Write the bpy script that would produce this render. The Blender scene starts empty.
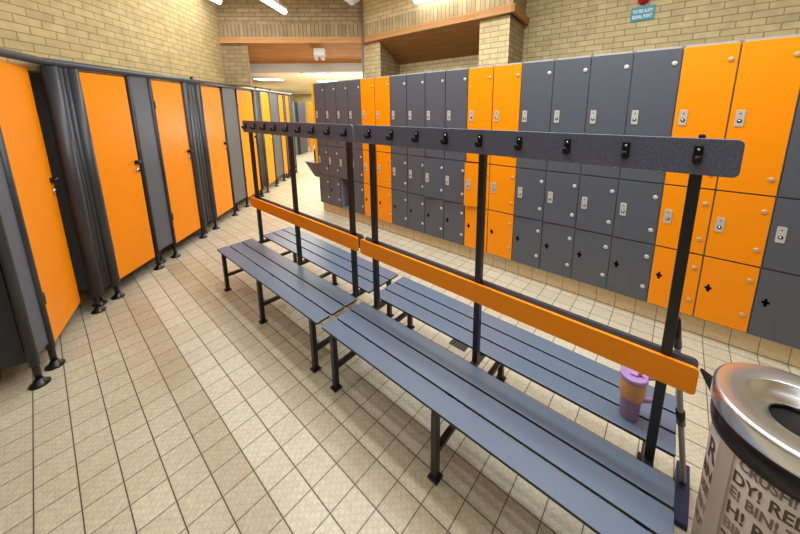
import bpy, bmesh, math, random
from mathutils import Vector, Matrix
random.seed(7)
T = 0.15                      # one floor tile is the drawing unit; T turns it into metres
PI = math.pi
C = bpy.context.scene.collection
scene = bpy.context.scene
MATS = {}

# ------------------------------------------------------------------ materials
def srgb(r, g, b):
    f = lambda c: (c/255/12.92) if c/255 <= .04045 else ((c/255+.055)/1.055)**2.4
    return (f(r), f(g), f(b), 1)

def new_mat(name):
    m = bpy.data.materials.new(name); m.use_nodes = True
    nt = m.node_tree; b = nt.nodes['Principled BSDF']
    MATS[name] = m
    return m, nt, b

def N(nt, kind, **kw):
    n = nt.nodes.new(kind)
    for k, v in kw.items(): setattr(n, k, v)
    return n

def plain(name, col, rough=.5, metal=0, noise=.0, nscale=60, bump=0, spec=.5, emit=None, estr=0):
    m, nt, b = new_mat(name)
    b.inputs['Base Color'].default_value = col
    b.inputs['Roughness'].default_value = rough
    b.inputs['Metallic'].default_value = metal
    b.inputs['Specular IOR Level'].default_value = spec
    if emit:
        b.inputs['Emission Color'].default_value = emit
        b.inputs['Emission Strength'].default_value = estr
    if noise or bump:
        tc = N(nt, 'ShaderNodeTexCoord')
        nz = N(nt, 'ShaderNodeTexNoise'); nz.inputs['Scale'].default_value = nscale; nz.inputs['Detail'].default_value = 3
        nt.links.new(tc.outputs['Object'], nz.inputs['Vector'])
        if noise:
            mr = N(nt, 'ShaderNodeMapRange'); mr.inputs['From Min'].default_value = .3; mr.inputs['From Max'].default_value = .7
            mr.inputs['To Min'].default_value = 1-noise; mr.inputs['To Max'].default_value = 1+noise
            nt.links.new(nz.outputs['Fac'], mr.inputs['Value'])
            mx = N(nt, 'ShaderNodeMix', data_type='RGBA', blend_type='MULTIPLY'); mx.inputs[0].default_value = 1
            mx.inputs[6].default_value = col
            nt.links.new(mr.outputs[0], mx.inputs[7]); nt.links.new(mx.outputs[2], b.inputs['Base Color'])
        if bump:
            bp = N(nt, 'ShaderNodeBump'); bp.inputs['Strength'].default_value = bump; bp.inputs['Distance'].default_value = .002
            nt.links.new(nz.outputs['Fac'], bp.inputs['Height']); nt.links.new(bp.outputs[0], b.inputs['Normal'])
    return m

def brick_mat(name, c1, c2, mortar, w=1.36, h=.44, offset=.5, msize=.03):
    m, nt, b = new_mat(name)
    tc = N(nt, 'ShaderNodeTexCoord')
    bt = N(nt, 'ShaderNodeTexBrick'); bt.offset = offset; bt.squash = 1
    bt.inputs['Scale'].default_value = 1; bt.inputs['Brick Width'].default_value = w; bt.inputs['Row Height'].default_value = h
    bt.inputs['Mortar Size'].default_value = msize; bt.inputs['Mortar Smooth'].default_value = .2; bt.inputs['Bias'].default_value = 0
    bt.inputs['Color1'].default_value = c1; bt.inputs['Color2'].default_value = c2; bt.inputs['Mortar'].default_value = mortar
    nt.links.new(tc.outputs['UV'], bt.inputs['Vector'])
    nz = N(nt, 'ShaderNodeTexNoise'); nz.inputs['Scale'].default_value = 1.3; nz.inputs['Detail'].default_value = 5
    nt.links.new(tc.outputs['UV'], nz.inputs['Vector'])
    mr = N(nt, 'ShaderNodeMapRange'); mr.inputs['From Min'].default_value = .3; mr.inputs['From Max'].default_value = .7
    mr.inputs['To Min'].default_value = .86; mr.inputs['To Max'].default_value = 1.12
    nt.links.new(nz.outputs['Fac'], mr.inputs['Value'])
    mx = N(nt, 'ShaderNodeMix', data_type='RGBA', blend_type='MULTIPLY'); mx.inputs[0].default_value = 1
    nt.links.new(bt.outputs['Color'], mx.inputs[6]); nt.links.new(mr.outputs[0], mx.inputs[7])
    nt.links.new(mx.outputs[2], b.inputs['Base Color'])
    bp = N(nt, 'ShaderNodeBump'); bp.inputs['Strength'].default_value = .6; bp.inputs['Distance'].default_value = .006; bp.invert = True
    nt.links.new(bt.outputs['Fac'], bp.inputs['Height']); nt.links.new(bp.outputs[0], b.inputs['Normal'])
    b.inputs['Roughness'].default_value = .8
    return m

def math_node(nt, op, a, bv=None, c=None):
    n = N(nt, 'ShaderNodeMath', operation=op)
    for i, v in enumerate((a, bv, c)):
        if v is None: continue
        if isinstance(v, (int, float)): n.inputs[i].default_value = v
        else: nt.links.new(v, n.inputs[i])
    return n.outputs[0]

def floor_tile_mat(name, light, tan, grout, studs=True, band=True):
    m, nt, b = new_mat(name)
    tc = N(nt, 'ShaderNodeTexCoord'); sp = N(nt, 'ShaderNodeSeparateXYZ'); nt.links.new(tc.outputs['UV'], sp.inputs[0])
    X, Y = sp.outputs[0], sp.outputs[1]
    fx, fy = math_node(nt, 'FRACT', X), math_node(nt, 'FRACT', Y)
    dx = math_node(nt, 'ABSOLUTE', math_node(nt, 'SUBTRACT', fx, .5)); dy = math_node(nt, 'ABSOLUTE', math_node(nt, 'SUBTRACT', fy, .5))
    dm = math_node(nt, 'MAXIMUM', dx, dy)
    dm = math_node(nt, 'MAXIMUM', math_node(nt, 'SUBTRACT', dx, .003), dy)
    gr = N(nt, 'ShaderNodeMapRange', interpolation_type='SMOOTHSTEP'); gr.inputs['From Min'].default_value = .476; gr.inputs['From Max'].default_value = .49
    nt.links.new(dm, gr.inputs['Value'])
    ix, iy = math_node(nt, 'FLOOR', X), math_node(nt, 'FLOOR', Y)
    cb = N(nt, 'ShaderNodeCombineXYZ'); nt.links.new(ix, cb.inputs[0]); nt.links.new(iy, cb.inputs[1])
    wn = N(nt, 'ShaderNodeTexWhiteNoise', noise_dimensions='2D'); nt.links.new(cb.outputs[0], wn.inputs['Vector'])
    # rows of tiles from darker batches
    wr = N(nt, 'ShaderNodeTexWhiteNoise', noise_dimensions='1D'); nt.links.new(math_node(nt, 'ADD', iy, .37), wr.inputs['W'])
    big = N(nt, 'ShaderNodeTexNoise'); big.inputs['Scale'].default_value = .22; big.inputs['Detail'].default_value = 3
    nt.links.new(tc.outputs['UV'], big.inputs['Vector'])
    f = math_node(nt, 'MULTIPLY', wn.outputs['Value'], .25)
    if band:
        f = math_node(nt, 'ADD', f, math_node(nt, 'MULTIPLY', math_node(nt, 'COMPARE', iy, 5, .1), .62))
        f = math_node(nt, 'ADD', f, math_node(nt, 'MULTIPLY', math_node(nt, 'COMPARE', iy, 2, .1), .42))
        f = math_node(nt, 'ADD', f, math_node(nt, 'MULTIPLY', math_node(nt, 'COMPARE', iy, 6, .1), .3))
        f = math_node(nt, 'ADD', f, math_node(nt, 'MULTIPLY', math_node(nt, 'LESS_THAN', iy, 1.5), .28))
    f = math_node(nt, 'ADD', f, math_node(nt, 'MULTIPLY', wr.outputs['Value'], .12))
    f = math_node(nt, 'ADD', f, math_node(nt, 'MULTIPLY', math_node(nt, 'SUBTRACT', big.outputs['Fac'], .5), .9))
    f = N(nt, 'ShaderNodeClamp') and f
    cr = N(nt, 'ShaderNodeMix', data_type='RGBA'); cr.clamp_factor = True
    nt.links.new(f, cr.inputs[0]); cr.inputs[6].default_value = light; cr.inputs[7].default_value = tan
    # fine dirt
    d = N(nt, 'ShaderNodeTexNoise'); d.inputs['Scale'].default_value = 5; d.inputs['Detail'].default_value = 6; nt.links.new(tc.outputs['UV'], d.inputs['Vector'])
    mr = N(nt, 'ShaderNodeMapRange'); mr.inputs['From Min'].default_value = .3; mr.inputs['From Max'].default_value = .7; mr.inputs['To Min'].default_value = .88; mr.inputs['To Max'].default_value = 1.08
    nt.links.new(d.outputs['Fac'], mr.inputs['Value'])
    ml = N(nt, 'ShaderNodeMix', data_type='RGBA', blend_type='MULTIPLY'); ml.inputs[0].default_value = 1
    nt.links.new(cr.outputs[2], ml.inputs[6]); nt.links.new(mr.outputs[0], ml.inputs[7])
    height = math_node(nt, 'MULTIPLY', gr.outputs[0], -1.0)
    col = ml.outputs[2]
    if studs:
        sx = math_node(nt, 'SUBTRACT', math_node(nt, 'FRACT', math_node(nt, 'MULTIPLY', X, 4)), .5)
        sy = math_node(nt, 'SUBTRACT', math_node(nt, 'FRACT', math_node(nt, 'MULTIPLY', Y, 4)), .5)
        r = math_node(nt, 'SQRT', math_node(nt, 'ADD', math_node(nt, 'MULTIPLY', sx, sx), math_node(nt, 'MULTIPLY', sy, sy)))
        ring = math_node(nt, 'SUBTRACT', 1, math_node(nt, 'MINIMUM', math_node(nt, 'MULTIPLY', math_node(nt, 'ABSOLUTE', math_node(nt, 'SUBTRACT', r, .38)), 10), 1))
        height = math_node(nt, 'ADD', height, math_node(nt, 'MULTIPLY', ring, -.25))
        rm = N(nt, 'ShaderNodeMix', data_type='RGBA', blend_type='MULTIPLY'); rm.inputs[7].default_value = (.7, .68, .62, 1)
        nt.links.new(math_node(nt, 'MULTIPLY', ring, .6), rm.inputs[0]); nt.links.new(col, rm.inputs[6]); col = rm.outputs[2]
    gm = N(nt, 'ShaderNodeMix', data_type='RGBA'); nt.links.new(gr.outputs[0], gm.inputs[0]); nt.links.new(col, gm.inputs[6]); gm.inputs[7].default_value = grout
    nt.links.new(gm.outputs[2], b.inputs['Base Color'])
    bp = N(nt, 'ShaderNodeBump'); bp.inputs['Strength'].default_value = .5; bp.inputs['Distance'].default_value = .003
    nt.links.new(height, bp.inputs['Height']); nt.links.new(bp.outputs[0], b.inputs['Normal'])
    b.inputs['Roughness'].default_value = .42
    return m

def speckle_mat(name, col, fleck, rough=.45, amount=.5, scale=500):
    m, nt, b = new_mat(name)
    tc = N(nt, 'ShaderNodeTexCoord')
    nz = N(nt, 'ShaderNodeTexNoise'); nz.inputs['Scale'].default_value = scale; nz.inputs['Detail'].default_value = 2
    nt.links.new(tc.outputs['Object'], nz.inputs['Vector'])
    cr = N(nt, 'ShaderNodeMapRange'); cr.inputs['From Min'].default_value = .42; cr.inputs['From Max'].default_value = .66; cr.inputs['To Max'].default_value = amount
    nt.links.new(nz.outputs['Fac'], cr.inputs['Value'])
    mx = N(nt, 'ShaderNodeMix', data_type='RGBA'); mx.inputs[6].default_value = col; mx.inputs[7].default_value = fleck
    nt.links.new(cr.outputs[0], mx.inputs[0]); nt.links.new(mx.outputs[2], b.inputs['Base Color'])
    b.inputs['Roughness'].default_value = rough
    return m

def wood_mat(name, c1, c2):
    m, nt, b = new_mat(name)
    tc = N(nt, 'ShaderNodeTexCoord'); mp = N(nt, 'ShaderNodeMapping'); mp.inputs['Scale'].default_value = (.12, 1.6, 1)
    nt.links.new(tc.outputs['UV'], mp.inputs[0])
    nz = N(nt, 'ShaderNodeTexNoise'); nz.inputs['Scale'].default_value = 3; nz.inputs['Detail'].default_value = 6; nz.inputs['Distortion'].default_value = .6
    nt.links.new(mp.outputs[0], nz.inputs['Vector'])
    mr = N(nt, 'ShaderNodeMapRange'); mr.inputs['From Min'].default_value = .3; mr.inputs['From Max'].default_value = .7
    nt.links.new(nz.outputs['Fac'], mr.inputs['Value'])
    mx = N(nt, 'ShaderNodeMix', data_type='RGBA'); mx.inputs[6].default_value = c1; mx.inputs[7].default_value = c2
    nt.links.new(mr.outputs[0], mx.inputs[0])
    sp = N(nt, 'ShaderNodeSeparateXYZ'); nt.links.new(tc.outputs['UV'], sp.inputs[0])
    g = math_node(nt, 'ABSOLUTE', math_node(nt, 'SUBTRACT', math_node(nt, 'FRACT', math_node(nt, 'MULTIPLY', sp.outputs[1], .95)), .5))
    gr = N(nt, 'ShaderNodeMapRange'); gr.inputs['From Min'].default_value = .475; gr.inputs['From Max'].default_value = .495; gr.inputs['To Max'].default_value = .4
    nt.links.new(g, gr.inputs['Value'])
    m2 = N(nt, 'ShaderNodeMix', data_type='RGBA'); nt.links.new(gr.outputs[0], m2.inputs[0]); nt.links.new(mx.outputs[2], m2.inputs[6]); m2.inputs[7].default_value = (.12, .05, .02, 1)
    nt.links.new(m2.outputs[2], b.inputs['Base Color'])
    b.inputs['Roughness'].default_value = .75
    return m

M_floor = floor_tile_mat('floor_tiles', srgb(214, 207, 184), srgb(180, 165, 136), srgb(74, 68, 58))
M_plinth = floor_tile_mat('plinth_tiles', srgb(222, 198, 156), srgb(204, 178, 136), srgb(120, 100, 76), studs=False, band=False)
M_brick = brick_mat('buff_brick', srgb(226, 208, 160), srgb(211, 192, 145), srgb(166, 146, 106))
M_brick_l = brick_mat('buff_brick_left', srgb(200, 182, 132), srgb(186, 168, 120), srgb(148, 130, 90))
M_brick_shade = brick_mat('shaded_buff_brick', srgb(176, 156, 122), srgb(154, 134, 102), srgb(112, 94, 70))  # same buff brick, shade put into the colour for dim wall and side faces
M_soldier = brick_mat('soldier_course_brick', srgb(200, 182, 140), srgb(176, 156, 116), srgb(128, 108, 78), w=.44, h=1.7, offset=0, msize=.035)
M_soldier_shade = brick_mat('shaded_soldier_course', srgb(172, 152, 118), srgb(150, 130, 98), srgb(112, 92, 68), w=.44, h=1.7, offset=0, msize=.035)  # soldier course with the opening wall's shade put into its colour
M_wood = wood_mat('varnished_timber', srgb(184, 136, 82), srgb(160, 110, 60))
M_woodl = wood_mat('pale_timber', srgb(208, 158, 102), srgb(190, 138, 84))
M_ceil = plain('ceiling_paint', srgb(225, 215, 195), .9)
M_ceilw = plain('white_ceiling_boards', srgb(238, 228, 200), .9)
M_white = plain('white_plastic', srgb(235, 235, 230), .4)
M_beam = plain('white_beam_paint', srgb(205, 212, 214), .6)
M_orange = plain('orange_laminate', srgb(249, 146, 0), .4, noise=.02, nscale=8, spec=.28)
M_grey = speckle_mat('charcoal_laminate', srgb(80, 84, 94), srgb(98, 102, 112), .42, .45, 380)
M_slat = speckle_mat('blue_grey_slat', srgb(97, 112, 132), srgb(115, 130, 150), .3, .35, 300)
M_rail = speckle_mat('speckled_rail', srgb(84, 89, 110), srgb(128, 134, 156), .42, .5, 250)
M_edge = plain('dark_edge', srgb(34, 36, 44), .5)
M_black = plain('black_steel', srgb(22, 22, 25), .38)
M_blackp = plain('black_plastic', srgb(16, 16, 18), .3)
M_hole = plain('keyhole_black', srgb(6, 6, 7), .9, spec=.05)
M_hook = plain('hook_black', srgb(12, 12, 14), .55, spec=.3)
M_carc = plain('carcass_grey', srgb(120, 122, 124), .6)
M_carclt = plain('carcass_light', srgb(176, 176, 170), .5)
M_plate = plain('brushed_lock_metal', srgb(208, 206, 200), .35, .35)
M_cap = plain('hinge_cap_metal', srgb(206, 206, 204), .3, .3)
M_capo = plain('orange_hinge_cap', srgb(208, 172, 128), .35, .3)
M_steel = plain('steel', (.7, .7, .7, 1), .22, 1)
M_lid = plain('brushed_stainless', (.80, .83, .88, 1), .3, 1, noise=.06, nscale=4)
M_post = plain('anodised_grey', srgb(60, 63, 69), .4, .25, noise=.08, nscale=30)
M_panel = speckle_mat('cubicle_grey', srgb(84, 90, 104), srgb(98, 104, 118), .45, .4, 300)
M_dark = plain('cubicle_dark', srgb(44, 44, 50), .6)  # shade on the unlit opened door, put into its base colour
M_yellow = plain('yellow_edge', srgb(245, 186, 10), .45)
M_rail_t = plain('grey_tube', srgb(92, 96, 104), .35, .4)
M_lamp = plain('lamp_diffuser', (1, 1, 1, 1), .5, emit=(1, .98, .93, 1), estr=9)
M_panel_l = plain('panel_diffuser', (1, 1, 1, 1), .5, emit=(1, .97, .88, 1), estr=6)
M_purple = plain('lilac_plastic', srgb(178, 140, 200), .35)
M_mauve = plain('mauve_steel', srgb(156, 118, 160), .4)
M_peach = plain('peach_steel', srgb(222, 160, 100), .4)
M_navy = plain('navy_plastic', srgb(20, 22, 74), .5)
M_polegrey = plain('grey_handle', srgb(140, 144, 150), .4)
M_binbody = plain('bin_print_base', srgb(176, 162, 150), .5, noise=.06, nscale=20)
M_binstrip = plain('bin_strip', srgb(186, 174, 162), .45)
M_txt1 = plain('dark_print', srgb(84, 74, 66), .6)
M_txt2 = plain('mid_print', srgb(120, 108, 98), .6)
M_txt3 = plain('pale_print', srgb(140, 126, 116), .6)
M_sign = plain('teal_sign', srgb(20, 160, 185), .4)
M_signtxt = plain('sign_white', srgb(240, 250, 255), .5)
M_red = plain('red_plastic', srgb(205, 22, 60), .3)
M_pipe = plain('conduit_grey', srgb(120, 112, 104), .5)
M_glass = plain('frosted_lens', srgb(205, 215, 220), .2)
M_grate = plain('drain_grate', srgb(92, 92, 84), .45, .4, noise=.35, nscale=120)
M_greypanel = plain('far_grey_panel', srgb(104, 112, 116), .45)

# ------------------------------------------------------------------ mesh builder
class MB:
    """collects shapes in tile units, then links them as one mesh"""
    def __init__(s): s.bm = bmesh.new(); s.mats = []
    def mi(s, m):
        if m not in s.mats: s.mats.append(m)
        return s.mats.index(m)
    def _add(s, tmp, m, smooth=False):
        i = s.mi(m); mp = {}
        for v in tmp.verts: mp[v] = s.bm.verts.new(v.co)
        for f in tmp.faces:
            try: nf = s.bm.faces.new([mp[v] for v in f.verts])
            except ValueError: continue
            nf.material_index = i; nf.smooth = smooth
        tmp.free(); return s
    def box(s, a, b, m, bev=0, seg=2, mat=None):
        t = bmesh.new(); bmesh.ops.create_cube(t, size=1)
        c = [(p+q)/2 for p, q in zip(a, b)]; d = [max(abs(q-p), 1e-4) for p, q in zip(a, b)]
        for v in t.verts: v.co = Vector([c[i]+v.co[i]*d[i] for i in range(3)])
        if bev: bmesh.ops.bevel(t, geom=t.edges[:], offset=min(bev, min(d)*.45), segments=seg, affect='EDGES', profile=.5)
        if mat: bmesh.ops.transform(t, matrix=mat, verts=t.verts)
        return s._add(t, m, False)
    def board(s, a, b, m, rad, axis, bev=.02, core=None):
        """a board whose four corners in the face across `axis` are rounded"""
        t = bmesh.new(); bmesh.ops.create_cube(t, size=1)
        c = [(p+q)/2 for p, q in zip(a, b)]; d = [abs(q-p) for p, q in zip(a, b)]
        for v in t.verts: v.co = Vector([c[i]+v.co[i]*d[i] for i in range(3)])
        ed = [e for e in t.edges if abs((e.verts[0].co-e.verts[1].co).normalized()[axis]) > .9]
        bmesh.ops.bevel(t, geom=ed, offset=rad, segments=4, affect='EDGES', profile=.5)
        if bev:
            e2 = [e for e in t.edges if abs((e.verts[0].co-e.verts[1].co)[axis]) < 1e-5]
            bmesh.ops.bevel(t, geom=e2, offset=bev, segments=2, affect='EDGES', profile=.5)
        if core:
            t.normal_update(); i = s.mi(m); j = s.mi(core); mp = {}
            for v in t.verts: mp[v] = s.bm.verts.new(v.co)
            for f in t.faces:
                nf = s.bm.faces.new([mp[v] for v in f.verts]); nf.material_index = i if abs(f.normal[axis]) > .55 else j
            t.free(); return s
        return s._add(t, m, False)
    def tube(s, pts, r, m, seg=12, cap=True):
        pts = [Vector(p) for p in pts]; rs = r if isinstance(r, (list, tuple)) else [r]*len(pts)
        t = bmesh.new(); rings = []
        up = None
        for k, p in enumerate(pts):
            d = (pts[min(k+1, len(pts)-1)]-pts[max(k-1, 0)]).normalized()
            if up is None:
                up = Vector((0, 0, 1)) if abs(d.z) < .9 else Vector((1, 0, 0))
            a = d.cross(up).normalized(); bb = a.cross(d).normalized(); up = bb
            rings.append([t.verts.new(p+(a*math.cos(2*PI*i/seg)+bb*math.sin(2*PI*i/seg))*rs[k]) for i in range(seg)])
        for A, B in zip(rings, rings[1:]):
            for i in range(seg): t.faces.new((A[i], A[(i+1) % seg], B[(i+1) % seg], B[i]))
        if cap: t.faces.new(rings[0][::-1]); t.faces.new(rings[-1])
        bmesh.ops.recalc_face_normals(t, faces=t.faces)
        return s._add(t, m, True)
    def lathe(s, c, prof, m, seg=40, close=True):
        t = bmesh.new(); rings = []
        for r, z in prof:
            rings.append([t.verts.new((c[0]+max(r, 1e-4)*math.cos(2*PI*i/seg), c[1]+max(r, 1e-4)*math.sin(2*PI*i/seg), c[2]+z)) for i in range(seg)])
        for A, B in zip(rings, rings[1:]):
            for i in range(seg): t.faces.new((A[i], A[(i+1) % seg], B[(i+1) % seg], B[i]))
        if close:
            t.faces.new(rings[0][::-1]); t.faces.new(rings[-1])
        bmesh.ops.recalc_face_normals(t, faces=t.faces)
        return s._add(t, m, True)
    def prism(s, poly, z0, z1, m, smooth=False):
        t = bmesh.new()
        A = [t.verts.new((x, y, z0)) for x, y in poly]; B = [t.verts.new((x, y, z1)) for x, y in poly]
        n = len(poly)
        t.faces.new(A[::-1]); t.faces.new(B)
        for i in range(n): t.faces.new((A[i], A[(i+1) % n], B[(i+1) % n], B[i]))
        bmesh.ops.recalc_face_normals(t, faces=t.faces)
        return s._add(t, m, smooth)
    def poly3(s, pts, m):
        t = bmesh.new(); t.faces.new([t.verts.new(p) for p in pts]); return s._add(t, m)
    def extrude_poly(s, pts, vec, m):
        t = bmesh.new(); v = Vector(vec)
        A = [t.verts.new(p) for p in pts]; B = [t.verts.new(Vector(p)+v) for p in pts]; n = len(A)
        t.faces.new(A[::-1]); t.faces.new(B)
        for i in range(n): t.faces.new((A[i], A[(i+1) % n], B[(i+1) % n], B[i]))
        bmesh.ops.recalc_face_normals(t, faces=t.faces)
        return s._add(t, m)
    def sphere(s, c, r, m, sc=(1, 1, 1), seg=16):
        t = bmesh.new(); bmesh.ops.create_uvsphere(t, u_segments=seg, v_segments=seg//2, radius=r)
        for v in t.verts: v.co = Vector([c[i]+v.co[i]*sc[i] for i in range(3)])
        return s._add(t, m, True)
    def build(s, name, parent=None, origin=(0, 0, 0), loc=None, rotz=0):
        """vertices are relative to `origin`; the object is placed at loc (tile units)"""
        me = bpy.data.meshes.new(name); o_ = Vector(origin)
        for v in s.bm.verts: v.co = (v.co-o_)*T
        s.bm.normal_update(); s.bm.to_mesh(me); s.bm.free()
        for m in s.mats: me.materials.append(m)
        ob = bpy.data.objects.new(name, me); C.objects.link(ob)
        if parent: ob.parent = parent
        ob.location = Vector(loc if loc is not None else (origin if parent is None else (0, 0, 0)))*T
        ob.rotation_euler[2] = rotz
        return ob

def tag(o, label=None, cat=None, group=None, kind=None):
    if label: o['label'] = label
    if cat: o['category'] = cat
    if group: o['group'] = group
    if kind: o['kind'] = kind
    return o

def thing(name, label, cat, loc=(0, 0, 0), rotz=0, group=None):
    o = bpy.data.objects.new(name, None); C.objects.link(o); o.empty_display_size = .1
    o.location = Vector(loc)*T; o.rotation_euler[2] = rotz
    return tag(o, label, cat, group)

def children(o): return [c for c in bpy.data.objects if c.parent == o]
def copy_tree(o, parent=None):
    c = o.copy(); C.objects.link(c); c.parent = parent
    for ch in children(o): copy_tree(ch, c)
    return c

def quad_wall(name, quads, kind='structure'):
    """quads: (points, material, u0) - planar pieces with uv measured in tiles along the wall and up it"""
    me = bpy.data.meshes.new(name); bm = bmesh.new(); uvl = bm.loops.layers.uv.new('UVMap'); mats = []
    for pts, m, uvs in quads:
        if m not in mats: mats.append(m)
        f = bm.faces.new([bm.verts.new(Vector(p)*T) for p in pts]); f.material_index = mats.index(m)
        for l, uv in zip(f.loops, uvs): l[uvl].uv = uv
    bm.to_mesh(me); bm.free()
    for m in mats: me.materials.append(m)
    o = bpy.data.objects.new(name, me); C.objects.link(o); o['kind'] = kind
    return o

def wall_piece(a, b, z0, z1, m, u0=0, v0=0):
    L = math.hypot(b[0]-a[0], b[1]-a[1])
    return ([(a[0], a[1], z0), (b[0], b[1], z0), (b[0], b[1], z1), (a[0], a[1], z1)], m,
            [(u0, z0-v0), (u0+L, z0-v0), (u0+L, z1-v0), (u0, z1-v0)])

def slope_piece(pts, m):
    p = [Vector(q) for q in pts]; u = (p[1]-p[0]).normalized(); n = u.cross(p[2]-p[0]).normalized(); v = n.cross(u)
    return (pts, m, [((q-p[0]).dot(u), (q-p[0]).dot(v)) for q in p])

# ------------------------------------------------------------------ plan of the place (tile units)
A = Vector((-13.4, 1.69)); D = Vector((-.688, .725)).normalized(); NB = Vector((-D.y, D.x))   # cubicle front line, NB points back into the cubicles
if NB.x > 0: NB = -NB
def L2(t, o=0): return A+D*t+NB*o       # o > 0 is behind the cubicle fronts
ZT0, ZT1, ZS, ZC = 19.6, 20.22, 21.65, 27.0
LC = L2(18.7, .35)                       # corner of left wall and the opening wall
RC = Vector((-14.75, 26.1))              # corner of the opening wall and the locker bulkhead
U = (RC-LC).normalized(); W = Vector((-U.y, U.x))   # W points through the opening
if W.x > 0: W = -W

# ---- floor
quad_wall('floor', [([(-115, -40, 0), (40, -40, 0), (40, 110, 0), (-115, 110, 0)], M_floor, [(-115, -40), (40, -40), (40, 110), (-115, 110)])])
# ---- ceilings
cl = quad_wall('ceiling', [([(-60, -35, ZC), (-60, 40, ZC), (36, 40, ZC), (36, -35, ZC)], M_ceil, [(0, 0)]*4)])
# ---- left brick wall above the cubicles and the dark back wall of the cubicles
a, b = L2(-34, .35), LC
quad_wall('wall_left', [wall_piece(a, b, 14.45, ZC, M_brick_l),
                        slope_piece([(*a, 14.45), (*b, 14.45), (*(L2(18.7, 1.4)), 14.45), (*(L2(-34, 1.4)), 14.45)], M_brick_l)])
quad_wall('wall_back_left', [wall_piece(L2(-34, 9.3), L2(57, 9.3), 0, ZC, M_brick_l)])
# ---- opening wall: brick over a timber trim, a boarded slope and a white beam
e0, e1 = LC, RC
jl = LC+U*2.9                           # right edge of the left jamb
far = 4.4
quad_wall('wall_far', [wall_piece(e0, e1, ZS, ZC, M_brick_shade),
                       wall_piece(e0, e1, ZT1, ZS, M_soldier_shade, v0=ZT1-.12),
                       wall_piece(e0, jl, 15.12, ZT0, M_brick_shade),
                       ([(*jl, 15.12), (*(jl+W*far-U*1.7), 15.12), (*(jl+W*far-U*1.7), 18.2), (*jl, ZT0)], M_brick_shade, [(0, 15.12), (4.4, 15.12), (4.4, 18.2), (0, ZT0)])])
k0, k1 = LC+W*far, RC+W*far+Vector((-.6, -.6))
quad_wall('trim_1', [slope_piece([(*e0, ZT0), (*e1, ZT0), (*k1, 18.0), (*k0, 18.0)], M_wood)])
def strip(name, p, q, z0, z1, th, nrm, m, kind='structure', ext=0):
    d = (q-p).normalized(); p = p-d*ext; q = q+d*ext; n = nrm*th
    P = [p, q, q+n, p+n]
    quads = [wall_piece(P[i], P[(i+1) % 4], z0, z1, m) for i in range(4)]
    for z in (z0, z1): quads.append(slope_piece([(*c, z) for c in P], m))
    return quad_wall(name, quads, kind)
strip('trim_2', e0, e1, ZT0, ZT1, .3, -W, M_woodl)
strip('trim_3', k0, k1, 16.95, 18.0, .8, W, M_beam, ext=.5)
# ---- bulkhead over the locker alcove, its trims, boarded slope, two piers and the right wall
YB, YW, XE = 26.1, 31.0, 2.62
b0, b1 = RC, Vector((XE, YB)); b2 = Vector((1.85, YW))
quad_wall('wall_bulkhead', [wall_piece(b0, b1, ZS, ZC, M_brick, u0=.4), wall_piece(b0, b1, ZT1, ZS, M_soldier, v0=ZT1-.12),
                            wall_piece(b1, b2, ZT1, ZC, M_brick_shade), slope_piece([(*b0, ZT1), (*b1, ZT1), (*b2, ZT1), (-14, YW, ZT1)], M_brick_shade)])
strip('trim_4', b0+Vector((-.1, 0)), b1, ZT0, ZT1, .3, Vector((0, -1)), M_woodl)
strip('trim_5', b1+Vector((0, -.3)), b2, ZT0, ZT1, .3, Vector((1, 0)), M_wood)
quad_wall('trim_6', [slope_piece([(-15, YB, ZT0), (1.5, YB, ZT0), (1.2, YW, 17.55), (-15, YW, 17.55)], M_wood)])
quad_wall('wall_pier_right', [wall_piece((-.35, 26.35), (2.34, 26.35), 0, ZT0, M_brick, u0=.3), wall_piece((2.34, 26.35), (1.75, YW), 0, ZT0, M_brick_shade, u0=.7),
                        wall_piece((-.35, YW), (-.35, 26.35), 0, ZT0, M_brick_shade)])
quad_wall('wall_pier_left', [wall_piece((-15.2, 26.35), (-12.55, 26.35), 0, ZT0, M_brick, u0=.3), wall_piece((-12.55, 26.35), (-13.8, YW), 0, ZT0, M_brick_shade, u0=.7),
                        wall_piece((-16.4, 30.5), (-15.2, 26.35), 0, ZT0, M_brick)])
quad_wall('wall_right', [wall_piece((-15.5, YW), (36, YW), 0, ZC, M_brick)])
quad_wall('wall_side_right', [wall_piece((36, YW), (36, -35), 0, ZC, M_brick)])
# ---- the further room beyond the opening
quad_wall('ceiling_far_room', [([(*(k0+W*.4-U*12), 16.95), (*(k1+W*.4+U*8), 16.95), (*(k1+W*85+U*8), 16.95), (*(k0+W*85-U*12), 16.95)], M_ceilw, [(0, 0)]*4)])
quad_wall('wall_far_room_end', [wall_piece(L2(86, 30), L2(86, -30), 0, 17, M_brick_l)])
quad_wall('wall_far_room_right', [wall_piece((-15.5, YW), (-15.5-D.x*-60, YW+D.y*60), 0, 17, M_brick)])
quad_wall('wall_cubicle_end', [wall_piece(L2(57, 9.3), L2(70, 22), 0, 17, M_brick_l)])

# ---- plinth below the lockers
LX0, LW, YL = -18.24, 1.983, 21.2
pl = []
pl.append(wall_piece((LX0, 21.58), (19.6, 21.58), 0, 1.12, M_plinth, u0=LX0, v0=.06))
pl.append(wall_piece((LX0, 24.6), (LX0, 21.58), 0, 1.12, M_plinth, v0=.06))
pl.append(slope_piece([(LX0, 21.58, 1.12), (19.6, 21.58, 1.12), (19.6, 24.6, 1.12), (LX0, 24.6, 1.12)], M_plinth))
pl.append(wall_piece((19.6, 21.58), (19.6, 24.6), 0, 1.12, M_plinth, v0=.06))
quad_wall('baseboard_right', pl)

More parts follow.
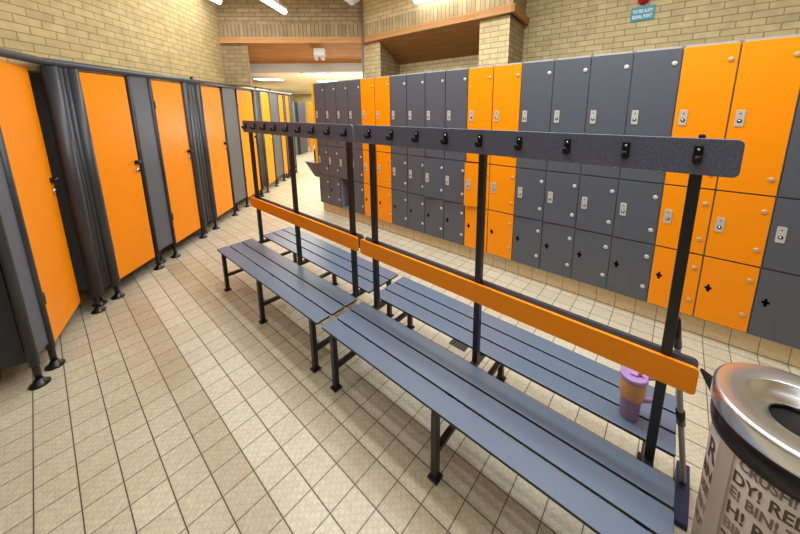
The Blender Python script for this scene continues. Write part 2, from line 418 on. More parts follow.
# ------------------------------------------------------------------ locker columns
TIERS = [(1.2, 4.64), (4.70, 8.10), (8.16, 15.0)]
def lock_plate(parent, x, z, m):
    mb = MB(); mb.board((x-.15, -.135, z-.38), (x+.15, -.10, z+.38), m, .05, 1, .008)
    for dz, r in ((-.12, .085), (.22, .03)):
        t = [(x, -.13, z+dz), (x, -.15, z+dz)]; mb.tube(t, r, M_blackp, 12)
    mb.tube([(x, -.13, z-.12), (x, -.165, z-.12)], .04, M_steel, 10)
    return mb.build('lock_plate', parent)
def keyhole(parent, x, z):
    mb = MB()
    pts = [(-.06, -.2), (.06, -.2), (.06, -.06), (.13, -.06), (.13, .07), (.05, .07), (.05, .2), (-.05, .2), (-.05, .07), (-.13, .07), (-.13, -.06), (-.06, -.06)]
    mb.extrude_poly([(x+p, -.104, z+q) for p, q in pts], (0, .02, 0), M_hole)
    return mb.build('keyhole', parent)
def hinge_cap(parent, x, z, m):
    mb = MB(); mb.tube([(x, -.10, z), (x, -.13, z), (x, -.145, z)], [.115, .115, .085], m, 16)
    return mb.build('hinge_cap', parent)
def make_column(colour, skip=None):
    m = M_orange if colour == 'orange' else M_grey
    root = thing('locker', 'x', 'locker')
    mb = MB(); w = LW; d = 3.1
    for x0, x1 in ((0.0, .09), (w-.09, w-.0)): mb.box((x0, 0, 1.13), (x1, d, 15.08), M_carc)
    for z0, z1 in ((1.13, 1.22), (4.62, 4.72), (8.08, 8.18), (14.99, 15.1)): mb.box((.09, .0, z0), (w-.09, d, z1), M_carclt if z0 > 14 else M_carc)
    mb.box((.09, d-.1, 1.2), (w-.09, d, 15), M_carc)
    mb.build('carcass', root)
    for k, (z0, z1) in enumerate(TIERS):
        if skip == k: continue
        hx = w-.02
        mb = MB(); mb.board((-(w-.05), -.10, 0), (0, -.005, z1-z0), m, .045, 1, .012, M_edge)
        dr = mb.build('door', root, loc=(hx, 0, z0))
        lx = -(w-.05)+.34
        if k == 0: keyhole(dr, lx, 1.8)
        elif k == 1: lock_plate(dr, lx, 1.72, M_plate)
        else: lock_plate(dr, lx, 3.45, M_plate)
        cm = M_capo if colour == 'orange' else M_cap
        for z in ((.88, 2.7) if k == 0 else (.78, 2.66) if k == 1 else (.72, 6.12)): hinge_cap(dr, -.24, z, cm)
    return root
def door_of(root, tier):
    return [c for c in children(root) if c.name.startswith('door') and abs(c.location.z/T-TIERS[tier][0]) < .01][0]
cols = 'gggg oo gggg oo gggg oo gg'.replace(' ', '')
LABELS = [
 'charcoal locker column at the far left end of the row, beside the yellow panel',
 'charcoal locker column, second from the yellow panel at the far end',
 'charcoal locker column with its bottom door missing and grey inside showing',
 'charcoal locker column directly left of the farthest orange pair of lockers',
 'left orange locker column of the farthest orange pair',
 'right orange locker column of the farthest orange pair',
 'charcoal locker column directly right of the farthest orange pair',
 'charcoal locker column, second to the right of the farthest orange pair',
 'charcoal locker column with middle door standing ajar, two left of the middle orange pair',
 'charcoal locker column directly left of the middle orange pair, middle door slightly ajar',
 'left orange locker column of the middle pair, with its middle door swung ajar',
 'right orange locker column of the middle pair, below the brick pier',
 'charcoal locker column directly right of the middle orange pair',
 'charcoal locker column, second to the right of the middle orange pair',
 'charcoal locker column, second to the left of the nearest orange pair',
 'charcoal locker column directly left of the nearest orange pair',
 'left orange locker column of the nearest and largest orange pair',
 'right orange locker column of the nearest pair, above the bin',
 'charcoal locker column at the right edge of the photo, right of the orange lockers',
 'charcoal locker column beyond the right edge']
protos = {}
ajar = {(8, 1): 7, (9, 1): 4, (10, 1): 9, (12, 1): 3, (13, 1): 2.5, (12, 2): 2.5, (2, 1): 1, (14, 1): 2, (15, 1): 1.5}
ncol = 19
for i in range(ncol):
    c = cols[i]
    if i == 2: r = make_column('grey', skip=0)
    elif c not in protos: r = protos[c] = make_column('orange' if c == 'o' else 'grey')
    else: r = copy_tree(protos[c])
    r.location = Vector((LX0+LW*i, YL+.1, 0))*T
    tag(r, LABELS[i], 'locker', 'orange locker columns' if c == 'o' else 'charcoal locker columns')
bpy.context.view_layer.update()
lockers = sorted([o for o in bpy.data.objects if o.get('category') == 'locker'], key=lambda o: o.location.x)
for (i, k), ang in ajar.items():
    door_of(lockers[i], k).rotation_euler[2] = math.radians(ang)

# ------------------------------------------------------------------ double sided changing benches
def make_bench(name, label, x0, x1, frames, rx0, rx1, hooks):
    root = thing(name, label, 'bench', ((x0+x1)/2, 9.55, 0), 0, 'double sided changing benches')
    O = ((x0+x1)/2, 9.55, 0)
    def bd(mb, n, p=root): return mb.build(n, p, O)
    for y0, y1 in ((6.76, 7.5), (7.58, 8.33), (8.41, 9.16), (9.94, 10.66), (10.74, 11.46), (11.54, 12.26)):
        mb = MB(); mb.board((x0, y0, 2.745), (x1, y1, 2.85), M_slat, .05, 2, .015, M_edge); bd(mb, 'seat_slat')
    for fx in frames:
        h = .115
        for y in (6.9, 12.06):
            mb = MB(); mb.box((fx-h, y-h, .04), (fx+h, y+h, 2.6), M_black, .02)
            mb.box((fx-.2, y-.2, 0), (fx+.2, y+.2, .07), M_black, .02); bd(mb, 'leg')
        mb = MB(); mb.box((fx-h, 6.8, 2.53), (fx+h, 12.16, 2.745), M_black, .02); bd(mb, 'seat_bearer')
        mb = MB(); mb.box((fx-.1, 7.0, .98), (fx+.1, 11.95, 1.18), M_black, .02); bd(mb, 'stretcher')
        mb = MB(); mb.box((fx-.11, 9.435, 2.6), (fx+.11, 9.675, 11.38), M_black, .02)
        if fx > 14: mb.box((fx-.06, 9.47, 11.38), (fx+.06, 9.64, 11.62), M_blackp, .04)
        bd(mb, 'post')
    mb = MB(); mb.board((rx0, 9.33, 10.73), (rx1, 9.43, 11.54), M_rail, .12, 1, .015); hr = bd(mb, 'hook_rail')
    for hx in hooks:
        mb = MB(); mb.box((hx-.08, 9.27, 11.0), (hx+.08, 9.33, 11.38), M_hook, .02)
        mb.box((hx-.065, 9.15, 10.98), (hx+.065, 9.28, 11.1), M_hook, .03)
        mb.tube([(hx, 9.2, 11.05), (hx, 9.1, 11.03), (hx, 9.06, 11.1), (hx, 9.06, 11.18)], [.06, .06, .06, .055], M_hook, 8)
        mb.tube([(hx, 9.275, 11.3), (hx, 9.26, 11.3)], .03, M_steel, 8)
        bd(mb, 'coat_hook', hr)
    mb = MB(); mb.board((x0-.2 if x0 > 0 else x0, 9.33, 5.3), (x1-.05 if x1 < 5 else x1+.08, 9.43, 6.04), M_orange, .1, 1, .015); o = bd(mb, 'backrest_board'); o['label'] = 'orange backrest board'
    mb = MB(); mb.board((x0-.2 if x0 > 0 else x0, 9.68, 5.3), (x1-.05 if x1 < 5 else x1+.08, 9.78, 6.04), M_slat, .1, 1, .015, M_edge); o = bd(mb, 'backrest_board'); o['label'] = 'charcoal backrest board'
    return root
make_bench('changing_bench', 'farther of the two double sided changing benches, with orange backrest and nine hooks', -9.4, 2.5, (-8.65, -3.45, 1.9), -9.32, 2.42,
           (-8.78, -7.42, -6.07, -4.72, -3.33, -2.0, -.68, .65, 1.97))
make_bench('changing_bench', 'nearer double sided changing bench with orange backrest, carrying the purple tumbler', 2.85, 14.75, (3.5, 8.9, 14.2), 2.56, 14.86,
           (3.6, 4.92, 6.24, 7.56, 8.89, 10.19, 11.52, 12.85, 14.17))

# ------------------------------------------------------------------ cubicle row
def foot(mb, p):
    mb.tube([(p.x, p.y, .05), (p.x, p.y, 1.6)], .13, M_blackp, 12)
    mb.lathe((p.x, p.y, 0), [(.36, 0), (.36, .06), (.22, .14), (.15, .3)], M_blackp, 20)
def obox(mb, p, q, th, z0, z1, m, bev=.03, shift=0):
    """a vertical slab from p to q (plan), th thick, centred with a shift along its normal"""
    d = (q-p); L = d.length; d.normalize(); ang = math.atan2(d.y, d.x)
    mtx = Matrix.Translation((p.x, p.y, 0)) @ Matrix.Rotation(ang, 4, 'Z')
    mb.box((0, -th/2+shift, z0), (L, th/2+shift, z1), m, bev, 2, mtx)
def rpost(mb, p, r, z0, z1, m=None, seg=20):
    m = m or M_post
    mb.tube([(p.x, p.y, z0), (p.x, p.y, z1)], r, m, seg)
def pilaster(label, p, q, kind, part=8.4, back=None, shade=None):
    """two posts on feet with an infill panel between them; kind 'flat' or 'round'"""
    mid = (p+q)/2; o = thing('cubicle_pilaster', label, 'pilaster', (mid.x, mid.y, 0), 0, 'cubicle pilasters'); O = (mid.x, mid.y, 0)
    d = (q-p).normalized(); nb = back or NB
    for s, c in ((1, p), (-1, q)):
        mb = MB()
        if kind == 'flat':
            rpost(mb, c+d*.17*s, .17, 1.0, 14.7, M_edge if shade is None else shade)
        else:
            rpost(mb, c+d*.3*s, .34, 1.0, 14.7, M_post)
        mb.build('post', o, O)
        mb = MB(); foot(mb, c+d*.17*s); mb.build('foot', o, O)
    mb = MB()
    if kind == 'flat': obox(mb, p+d*.3, q-d*.3, .1, 1.35, 14.7, M_panel, .02)
    else:
        L = (q-p).length
        obox(mb, p+d*.4, q-d*.4, .16, 1.2, 14.7, M_post, .03)
        for f in (.42, .6): rpost(mb, p+d*(L*f)+nb*-.02, .15, 1.2, 14.7, M_post, 14)
    mb.build('infill_panel', o, O)
    if part:
        mb = MB(); obox(mb, mid+nb*.35, mid+nb*part, .14, 1.1, 14.2, M_panel, .02); mb.build('partition', o, O)
        mb = MB(); foot(mb, mid+nb*.55); mb.build('foot', o, O)
    return o
def cubicle_door(label, p, q, m, swing=0, latch=True, hinge_at='p'):
    """p is the hinge side, q the latch side"""
    d = q-p; L = d.length; ang = math.atan2(d.y, d.x)
    o = thing('cubicle_door', label, 'door', (p.x, p.y, 0), ang+swing, 'cubicle doors')
    mb = MB(); mb.box((.04, -.05, 1.1), (L-.04, .05, 14.58), m, .02); mb.build('door_panel', o)
    if latch:
        mb = MB(); mb.box((L-.45, -.16, 8.45), (L-.02, -.05, 8.75), M_blackp, .03); mb.tube([(L-.3, -.05, 8.6), (L-.3, -.36, 8.6)], .12, M_blackp, 12); mb.build('latch_handle', o)
        mb = MB(); mb.tube([(L-.3, -.05, 8.0), (L-.3, -.15, 8.0)], .14, M_steel, 14); mb.tube([(L-.3, -.14, 8.0), (L-.3, -.2, 8.0)], .1, M_blackp, 10); mb.build('lock_disc', o)
    for z in (3.2, 12.4):
        mb = MB(); mb.tube([(.04, -.05, z), (.04, -.05, z+.6)], .06, M_blackp, 8); mb.build('hinge', o)
    return o
# front row: angled first bay, then the straight run
P0a, P0b = Vector((-6.95, -1.85)), Vector((-8.3, -1.19))
P1k = Vector((-12.15, .62)); P1a, P1b = Vector((-12.3, .62)), L2(.3)
e1d = (P0b-P0a).normalized(); n1 = Vector((-e1d.y, e1d.x)); n1 = n1 if n1.x < 0 or n1.y < 0 else -n1
if n1.dot(NB) < 0: n1 = -n1
pilaster('grey panelled cubicle pilaster at the left edge of the photo, nearest the camera', P0a, P0b, 'flat', part=None, back=n1, shade=M_post)
pilaster('rounded charcoal cubicle pilaster at the bend, between the ajar door and the next', P1a, P1b, 'round')
pilaster('flat grey cubicle pilaster, first beyond the rounded one at the bend', L2(3.85), L2(6.2), 'flat')
pilaster('rounded charcoal cubicle pilaster, second along the straight run of cubicles', L2(9.95), L2(12.6), 'round')
pilaster('wide flat grey cubicle pilaster behind the left end of the hook rail', L2(16.5), L2(20.2), 'flat')
pilaster('grey cubicle pilaster, next beyond the left end of the hook rail', L2(24.6), L2(27.2), 'round')
pilaster('pale grey cubicle pilaster under the opening, just past the left brick jamb', L2(30.6), L2(34.8), 'flat')
pilaster('narrow grey cubicle pilaster between the two farthest orange doors', L2(37.0), L2(38.3), 'flat')
pilaster('grey cubicle pilaster at the far end of the cubicle row', L2(40.3), L2(42.2), 'flat')
cubicle_door('orange cubicle door standing ajar at the left edge of the photo', P0b+Vector((-.02, .02)), P1a+Vector((.3, -.1)), M_orange, swing=math.radians(7.5))
cubicle_door('orange cubicle door right after the bend, between rounded and flat pilasters', L2(.35), L2(3.8), M_orange)
cubicle_door('orange cubicle door second from the bend, left of the second rounded pilaster', L2(6.25), L2(9.9), M_orange)
cubicle_door('orange cubicle door third from the bend, right of the second rounded pilaster', L2(12.65), L2(16.45), M_orange)
cubicle_door('orange cubicle door behind the left end post of the hook rail', L2(20.25), L2(24.55), M_orange)
cubicle_door('orange cubicle door under the opening, seen above and below the hook rail', L2(27.25), L2(30.55), M_orange)
cubicle_door('second farthest orange cubicle door, a thin bright strip beyond the opening', L2(34.85), L2(36.95), M_orange, latch=False)
cubicle_door('farthest orange cubicle door, a thin bright strip at the end of the row', L2(38.35), L2(40.25), M_orange, latch=False)
# unlit door, its shade painted dark, folded back into the first cubicle, beyond the left edge
mb = MB(); q0 = Vector((-7.2, -1.55)); o = thing('cubicle_door', 'shade-darkened inward opened cubicle door at the bottom left corner of the photo', 'door', (q0.x, q0.y, 0), 0, 'cubicle doors')
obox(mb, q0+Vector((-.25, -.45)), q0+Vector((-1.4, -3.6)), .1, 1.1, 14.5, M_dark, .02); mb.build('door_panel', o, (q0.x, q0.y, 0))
mb = MB(); mb.tube([(q0.x-.27, q0.y-.5, 12), (q0.x-.27, q0.y-.5, 12.6)], .07, M_blackp, 8); mb.build('hinge', o, (q0.x, q0.y, 0))
# head rails
def head_rail(label, p, q, brackets):
    o = thing('head_rail', label, 'rail', (p.x, p.y, 14.85)); O = (p.x, p.y, 14.85)
    mb = MB(); mb.tube([(p.x, p.y, 14.92), (q.x, q.y, 14.92)], .2, M_rail_t, 14); mb.build('tube', o, O)
    for c in brackets:
        mb = MB(); mb.box((c.x-.1, c.y-.1, 14.8), (c.x+.1, c.y+.1, 15.3), M_blackp, .03); mb.box((c.x-.1, c.y-.1, 15.2), (c.x+.35, c.y+.1, 15.32), M_blackp, .03); mb.build('bracket', o, O)
head_rail('grey tubular head rail over the ajar orange cubicle door', P0a+(P0a-P0b)*3, P1a, [])
head_rail('long grey tubular head rail along the straight cubicle run', P1a+Vector((-.02, 0)), L2(42.2), [L2(11.6), L2(26.2), L2(31.5)])

# ------------------------------------------------------------------ litter bin
BX, BY = 16.45, 9.33
bin_ = thing('litter_bin', 'round litter bin with stainless lid and printed words, at the lower right corner', 'bin', (BX, BY, 0)); O = (0, 0, 0)
mb = MB(); mb.lathe((0, 0, 0), [(1.18, 0), (1.20, .1), (1.27, 5.3), (1.1, 5.3)], M_binbody, 64); mb.build('body', bin_)
mb = MB(); mb.lathe((0, 0, 0), [(1.2, 5.02), (1.31, 5.02), (1.34, 5.2), (1.34, 5.62), (1.2, 5.62)], M_blackp, 64)
mb.extrude_poly([(-1.30, .5, 5.6), (-1.56, .62, 5.66), (-1.3, .3, 5.3)], (.04, .1, 0), M_blackp)
mb.build('collar', bin_)
mb = MB(); mb.lathe((0, 0, 0), [(1.25, 5.56), (1.37, 5.56), (1.385, 5.6), (1.385, 5.91), (1.37, 5.97), (1.33, 6.0), (1.3, 6.005), (.86, 6.0), (.83, 5.985), (.80, 5.93), (.66, 5.84), (.5, 5.76), (.47, 5.72), (.5, 5.66)], M_lid, 72, close=False); mb.build('lid', bin_)
mb = MB(); mb.lathe((0, 0, 0), [(.5, 5.72), (.49, 5.1), (.001, 5.1)], M_blackp, 40, close=False); mb.build('chute', bin_)
def cyl_slab(mb, r0, r1, f0, f1, z0, z1, m, seg=10):
    pts = []
    for i in range(seg+1): pts.append((r1*math.cos(f0+(f1-f0)*i/seg), r1*math.sin(f0+(f1-f0)*i/seg)))
    for i in range(seg, -1, -1): pts.append((r0*math.cos(f0+(f1-f0)*i/seg), r0*math.sin(f0+(f1-f0)*i/seg)))
    mb.prism(pts, z0, z1, m)
mb = MB(); cyl_slab(mb, 1.15, 1.30, math.radians(206), math.radians(221), .1, 5.18, M_binstrip); mb.build('seam_strip', bin_)

def text_mesh(s, size, offset=0.0, sx=1.0, res=2):
    cu = bpy.data.curves.new('t', 'FONT'); cu.body = s; cu.size = size; cu.offset = offset; cu.resolution_u = res; cu.fill_mode = 'FRONT'
    o = bpy.data.objects.new('t', cu); C.objects.link(o); bpy.context.view_layer.update()
    me = bpy.data.meshes.new_from_object(o.evaluated_get(bpy.context.evaluated_depsgraph_get()))
    bpy.data.objects.remove(o); bpy.data.curves.remove(cu)
    vs = [(v.co.x*sx, v.co.y) for v in me.vertices]; fs = [tuple(p.vertices) for p in me.polygons]
    bpy.data.meshes.remove(me)
    return vs, fs
rows = [(4.94, .32, 'CRUSH! RECYCLE! TIDY! REUSE!', 224, M_txt2), (4.52, .40, 'DY! REDUCE! BIN! CRUSH!', 221, M_txt1), (4.15, .35, 'E! BIN! TIDY! REUSE!', 221, M_txt2),
        (3.68, .45, 'H! REUSE! CRUSH! BIN!', 221, M_txt1), (3.30, .36, 'BIN IT! RECYCLE! TIDY!', 221, M_txt3), (2.85, .42, 'TIDY! CRUSH! REUSE!', 221, M_txt1), (2.45, .36, 'REDUCE! REUSE! BIN!', 221, M_txt2),
        (2.0, .42, 'RECYCLE! BIN! CRUSH!', 221, M_txt1), (1.55, .40, 'TIDY! REDUCE! BIN!', 221, M_txt2), (1.1, .40, 'CRUSH! REUSE! BIN!', 221, M_txt1), (.6, .42, 'RECYCLE! TIDY!', 221, M_txt3),
        (4.25, .8, 'R', 186, M_txt1), (3.75, .42, 'BIN', 180, M_txt1), (3.3, .38, 'USE', 180, M_txt2), (2.8, .42, 'BIN', 180, M_txt3), (2.3, .42, 'TIDY', 174, M_txt2)]
for z, size, s, ph, m in rows:
    mb = MB(); z -= .13
    vs, fs = text_mesh(s, size, .012, .74, 3)
    t = bmesh.new(); vv = []
    for x, y in vs:
        r = 1.20+.01346*(z+y)+.01; f = math.radians(ph+1.5)+x/1.26
        vv.append(t.verts.new((r*math.cos(f), r*math.sin(f), z+y)))
    lim = math.radians(205.5) if ph < 200 else math.radians(360+150)
    for f in fs:
        if all(math.radians(ph+1.5)+vs[i][0]/1.26 < lim for i in f):
            try: t.faces.new([vv[i] for i in f])
            except ValueError: pass
    for v in [v for v in t.verts if not v.link_faces]: t.verts.remove(v)
    mb._add(t, m)
    mb.build('printed_words', bin_)

# ------------------------------------------------------------------ tumbler on the rear seat
tx, ty = 13.62, 10.52
tm = thing('travel_tumbler', 'lilac and peach handled tumbler with a straw lid, standing on the bench seat', 'cup', (tx, ty, 2.853))
mb = MB(); mb.lathe((0, 0, 0), [(.23, 0), (.25, .03), (.265, .64), (.29, .70)], M_mauve, 32); mb.build('base', tm)
mb = MB(); mb.lathe((0, 0, 0), [(.29, .70), (.325, .80), (.335, 1.28), (.33, 1.32)], M_peach, 32); mb.build('body', tm)
mb = MB(); mb.lathe((0, 0, 0), [(.33, 1.32), (.352, 1.34), (.352, 1.45), (.32, 1.5), (.29, 1.47), (.001, 1.46)], M_purple, 32, close=False)
mb.box((-.1, -.1, 1.45), (.1, .1, 1.53), M_purple, .03); lid = mb.build('lid', tm)
mb = MB(); mb.tube([(.14, .02, 1.5), (.16, .03, 1.66)], .05, M_orange, 10); mb.build('straw', tm)
mb = MB(); hd = Vector((.8, .6)).normalized()
mb.tube([(hd.x*.32, hd.y*.32, 1.38), (hd.x*.66, hd.y*.66, 1.38), (hd.x*.78, hd.y*.78, 1.26), (hd.x*.76, hd.y*.76, .7), (hd.x*.66, hd.y*.66, .55), (hd.x*.24, hd.y*.24, .57)], [.09, .09, .09, .08, .08, .08], M_purple, 10); mb.build('handle', tm)

# ------------------------------------------------------------------ long handled dustpan leaning at the bench end
dp = thing('dustpan', 'navy long-handled dustpan leaning at the right end of the nearer bench', 'dustpan', (15.25, 11.4, 0)); O = (15.25, 11.4, 0)
lo, hi = Vector((15.2, 11.5, .45)), Vector((14.3, 10.0, 6.8)); dv = hi-lo
mb = MB(); mb.tube([lo, lo+dv*.86], .075, M_polegrey, 12); mb.build('handle', dp, O)
mb = MB(); mb.tube([lo+dv*.86, hi], .1, M_blackp, 12); mb.build('grip', dp, O)
mb = MB(); mb.tube([lo+dv*.42, lo+dv*.5], .11, M_blackp, 12); mb.build('clip', dp, O)
mb = MB()
mb.extrude_poly([(15.0, 12.1, 0), (15.0, 10.5, 0), (15.0, 10.5, .2), (15.0, 11.2, .6), (15.0, 12.1, .7)], (.32, 0, 0), M_navy); mb.build('pan', dp, O)

# ------------------------------------------------------------------ small things
def one(mb, name, label, cat, origin, group=None):
    return tag(mb.build(name, None, origin), label, cat, group)
mb = MB(); mb.box((5.85, 12.42, 0), (6.8, 13.0, .03), M_grate, .01)
for k in range(6): mb.box((5.92+k*.15, 12.47, .02), (5.98+k*.15, 12.95, .05), M_edge)
one(mb, 'floor_drain', 'dark metal floor drain set in the tiles under the nearer bench', 'drain', (6.3, 12.7, 0))
mb = MB(); mb.board((9.95, YW-.08, 18.5), (11.4, YW, 19.5), M_sign, .05, 1, .01)
sg = thing('wall_sign', 'small teal sign with two lines of white lettering on the brick wall', 'sign', (10.65, YW, 18.5)); mb.build('board', sg, (10.65, YW, 18.5))
mb = MB()
for s, z in (('THE FIRE ALARM', 19.06), ('SIGNAL POINT', 18.68)):
    vs, fs = text_mesh(s, .34, .012, 1)
    k = 1.22/max(x for x, y in vs); vs = [(x*k, y) for x, y in vs]
    t = bmesh.new(); vv = [t.verts.new((10.05+x, YW-.09, z+y)) for x, y in vs]
    for f in fs: t.faces.new([vv[i] for i in f])
    mb._add(t, M_signtxt)
mb.build('lettering', sg, (10.65, YW, 18.5))
bc = thing('alarm_beacon', 'red alarm beacon on the brick wall above the teal sign', 'alarm', (10.65, YW, 19.6))
mb = MB(); mb.tube([(0, 0, .35), (0, -.18, .35)], .34, M_red, 24); mb.build('base', bc)
mb = MB(); mb.sphere((0, -.24, .35), .3, M_red, (1, .9, 1), 20); mb.build('dome', bc)

# emergency twin spot box on the boarded slope
eu = U; ew = W
ec = LC+U*10.7+W*1.9
o = thing('emergency_light', 'white twin-spot emergency light box on the sloping timber over the opening', 'light', (ec.x, ec.y, 18.85), math.atan2(U.y, U.x))
mb = MB(); mb.box((-.65, -1.0, -.5), (.65, -.4, .5), M_white, .1); mb.build('housing', o)
for s in (-.38, .38):
    mb = MB(); mb.tube([(s, -.7, -.5), (s, -.8, -.68), (s, -.92, -.8)], [.15, .23, .26], M_glass, 16); mb.build('spot_lamp', o)

# strip lights
def strip_light(label, p, q, z, group='ceiling strip lights'):
    d = q-p; L = d.length; c = (p+q)/2
    o = thing('strip_light', label, 'light', (c.x, c.y, z), math.atan2(d.y, d.x), group)
    mb = MB(); mb.box((-L/2, -.32, .22), (L/2, .32, .5), M_white, .06); mb.build('housing', o)
    mb = MB(); mb.tube([(-L/2+.05, 0, .12), (L/2-.05, 0, .12)], .27, M_lamp, 16); mb.build('diffuser', o)
    for s in (-.35, .35):
        mb = MB(); mb.tube([(L*s, 0, .5), (L*s, 0, ZC-z)], .05, M_white, 8); mb.build('suspension_rod', o)
    return o
ld = Vector((-2.33, 3.33)).normalized()
e = Vector((-18.45, 18.5)); strip_light('white strip light hanging in front of the wall over the opening', e-ld*8.5, e, 22)
e = Vector((-20.1, 12.9)); strip_light('white strip light hanging at the top left, near the left brick wall', e-ld*8.5, e, 22.1)
strip_light('white strip light running along the bulkhead over the lockers', Vector((-6.75, 25.35)), Vector((1.6, 25.35)), 22.15)

# security camera, conduit
sc_ = thing('security_camera', 'white dome security camera hanging at the top near the wall corner', 'camera', (-12.9, 22.8, 22.6))
mb = MB(); mb.lathe((0, 0, 0), [(.5, 1.2), (.75, .9), (.78, .4), (.6, .3)], M_white, 28); mb.build('housing', sc_)
mb = MB(); mb.sphere((0, 0, .34), .45, M_glass, (1, 1, .9), 20); mb.build('dome', sc_)
mb = MB(); mb.tube([(0, 0, 1.1), (0, 0, ZC-22.6)], .12, M_white, 10); mb.build('drop_rod', sc_)
mb = MB(); mb.tube([(-14.6, 25.6, 0), (-14.6, 25.6, ZC)], .11, M_pipe, 12)
one(mb, 'conduit_pipe', 'thin grey vertical conduit at the wall corner beside the opening', 'pipe', (-14.6, 25.6, 0))

# yellow end panel, wedge shelf and what stands on it
mb = MB(); mb.box((-18.64, 21.15, 5.9), (-18.27, 24.3, 15.1), M_yellow, .03)
one(mb, 'end_panel', 'yellow end panel at the far left end of the locker row', 'panel', (-18.4, 22.7, 5.9))
mb = MB(); mb.extrude_poly([(-21.1, 21.2, 5.85), (-18.27, 21.2, 5.85), (-18.27, 21.2, 4.2), (-19.1, 21.2, 4.2)], (0, 2.6, 0), M_grey)
one(mb, 'wedge_shelf', 'dark grey wedge-shaped shelf jutting from the far end of the lockers', 'shelf', (-18.3, 22.5, 4.2))
jar = thing('soap_dispenser', 'small black and white object on the wedge shelf beside the yellow panel', 'dispenser', (-19.5, 22.0, 5.85))
mb = MB(); mb.box((-.35, -.3, 0), (.4, .3, 1.5), M_blackp, .08); mb.build('body', jar)
mb = MB(); mb.box((-.45, -.3, 1.5), (.2, .3, 1.95), M_white, .08); mb.build('top', jar)

# far room: grey cubicle block and ceiling panels
fd = Vector((-.6, .8)); fp0, fp1 = Vector((-63.2, 40.2)), Vector((-62.2, 45.6))
def far_panel(name, label, p, q, z0, z1, m, group=None):
    mb = MB(); obox(mb, p, q, .3, z0, z1, m, .03); c = (p+q)/2
    return one(mb, name, label, 'panel', (c.x, c.y, 0), group)
fq = L2(58, 1.2)
fb = thing('cubicle_block', 'grey cubicle block standing across the end of the further room', 'cubicle', (-62.5, 43, 0))
Of = (-62.5, 43, 0)
mb = MB(); obox(mb, Vector((-65.4, 40.2)), Vector((-62.7, 44.8)), .3, .3, 14.0, M_greypanel, .03); mb.build('side_panel', fb, Of)
mb = MB(); obox(mb, Vector((-62.7, 44.8)), Vector((-62.9, 45.7)), .3, .3, 14.0, M_edge, .03); mb.build('post', fb, Of)
mb = MB(); obox(mb, Vector((-62.9, 45.7)), Vector((-65.4, 49.4)), .3, .3, 14.0, M_panel, .03); mb.build('front_panel', fb, Of)
mb = MB(); obox(mb, Vector((-66.0, 50.9)), Vector((-68.5, 53.6)), .3, .3, 14.0, M_orange, .03)
one(mb, 'cubicle_door', 'distant orange panel seen between the grey block and the yellow end panel', 'door', (-67, 52, 0), 'cubicle doors')
def ceil_panel(label, x, y, w, l):
    o = thing('ceiling_light', label, 'light', (x, y, 16.85), math.atan2(W.y, W.x), 'square ceiling lights')
    mb = MB(); mb.box((-l/2-.2, -w/2-.2, 0), (l/2+.2, w/2+.2, .09), M_white, .02); mb.build('frame', o)
    mb = MB(); mb.box((-l/2, -w/2, -.04), (l/2, w/2, .02), M_panel_l, .01); mb.build('diffuser', o)
ceil_panel('square ceiling light panel left, close behind the white beam', -36.0, 25.0, 3.4, 3.4)
ceil_panel('square ceiling light panel nearest the beam, centre of the opening', -24.4, 26.1, 3.2, 2.9)
ceil_panel('square ceiling light panel farther back, right of the centre', -33.2, 34.4, 3.4, 3.2)

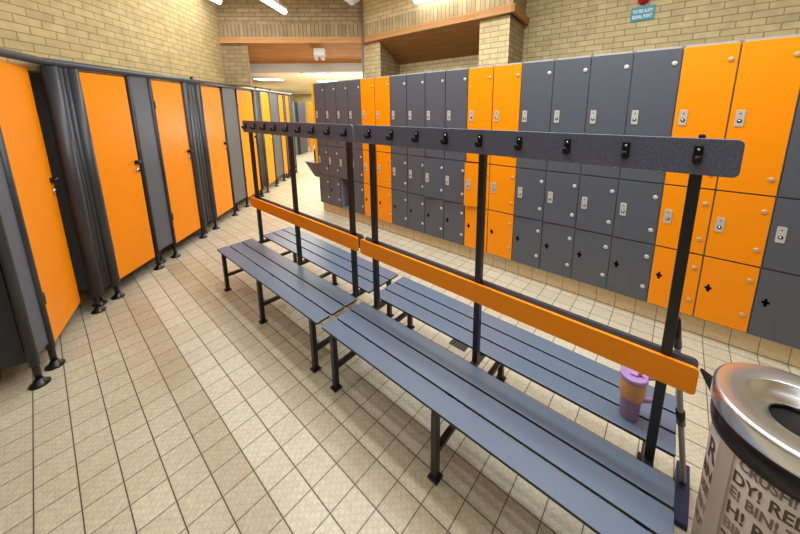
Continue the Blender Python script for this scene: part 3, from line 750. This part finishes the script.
# ------------------------------------------------------------------ light
def area(name, loc, size, power, col=(.97, .985, 1), target=None, size_y=None):
    l = bpy.data.lights.new(name, 'AREA'); l.energy = power; l.color = col; l.shape = 'RECTANGLE'; l.size = size; l.size_y = size_y or size
    o = bpy.data.objects.new(name, l); C.objects.link(o); o.location = Vector(loc)*T
    if target:
        o.rotation_euler = (Vector(target)*T-o.location).to_track_quat('-Z', 'Y').to_euler()
    return o
area('lamp_over_lockers', (2, 17.5, 24), 3.2, 50, size_y=.3)
area('lamp_over_backrest', (4, 9.8, 24.5), 3.4, 50, size_y=.3)
area('lamp_over_right', (16, 14.5, 24), 2.4, 46, size_y=.3)
area('lamp_over_benches', (6, 3, 25.5), 3.5, 26, size_y=1.2)
area('lamp_left', (-15, 13, 24), 2.4, 32, size_y=.5)
area('lamp_near', (12, -10, 25), 3.5, 28, size_y=1.5)
area('lamp_far_room', (-33, 29, 16.5), 2.5, 70, (1, .96, .86), size_y=2.5)
area('lamp_far_room', (-52, 40, 16.5), 3, 110, (1, .96, .85), size_y=3)
area('lamp_far_room', (-66, 56, 16.5), 3, 90, (1, .96, .85), size_y=3)
pl_ = bpy.data.lights.new('fill_behind_lockers', 'POINT'); pl_.energy = 70; pl_.color = (1, .96, .86); pl_.shadow_soft_size = .15  # added fill light hidden behind the lockers, brightens the further room and its ceiling
po = bpy.data.objects.new('fill_behind_lockers', pl_); C.objects.link(po); po.location = Vector((-24, 31, 10))*T
w = bpy.data.worlds.new('world'); scene.world = w; w.use_nodes = True
bg = w.node_tree.nodes['Background']; bg.inputs[0].default_value = (.95, .98, 1, 1); bg.inputs[1].default_value = .3

# ------------------------------------------------------------------ camera
cam = bpy.data.cameras.new('camera'); co = bpy.data.objects.new('camera', cam); C.objects.link(co); scene.camera = co
cam.sensor_fit = 'HORIZONTAL'; cam.sensor_width = 36; cam.lens = 14.27063
cam.shift_x, cam.shift_y = -.005566617, -.122436383
yaw, pitch, roll = [math.radians(v) for v in (-40.92028425, 10.97959976, -.67442715)]
F = Vector((math.sin(yaw)*math.cos(pitch), math.cos(yaw)*math.cos(pitch), -math.sin(pitch)))
r_ = Vector((math.cos(yaw), -math.sin(yaw), 0)); u_ = r_.cross(F)
Rv = r_*math.cos(roll)+u_*math.sin(roll); Uv = -r_*math.sin(roll)+u_*math.cos(roll)
co.matrix_world = Matrix(((Rv.x, Uv.x, -F.x, 13.80440359*T), (Rv.y, Uv.y, -F.y, -.15232558*T), (Rv.z, Uv.z, -F.z, 12.27803666*T), (0, 0, 0, 1)))
cam.clip_start = .02; cam.clip_end = 100
scene.view_settings.view_transform = 'Standard'
scene.view_settings.look = 'None'
scene.view_settings.exposure = 0
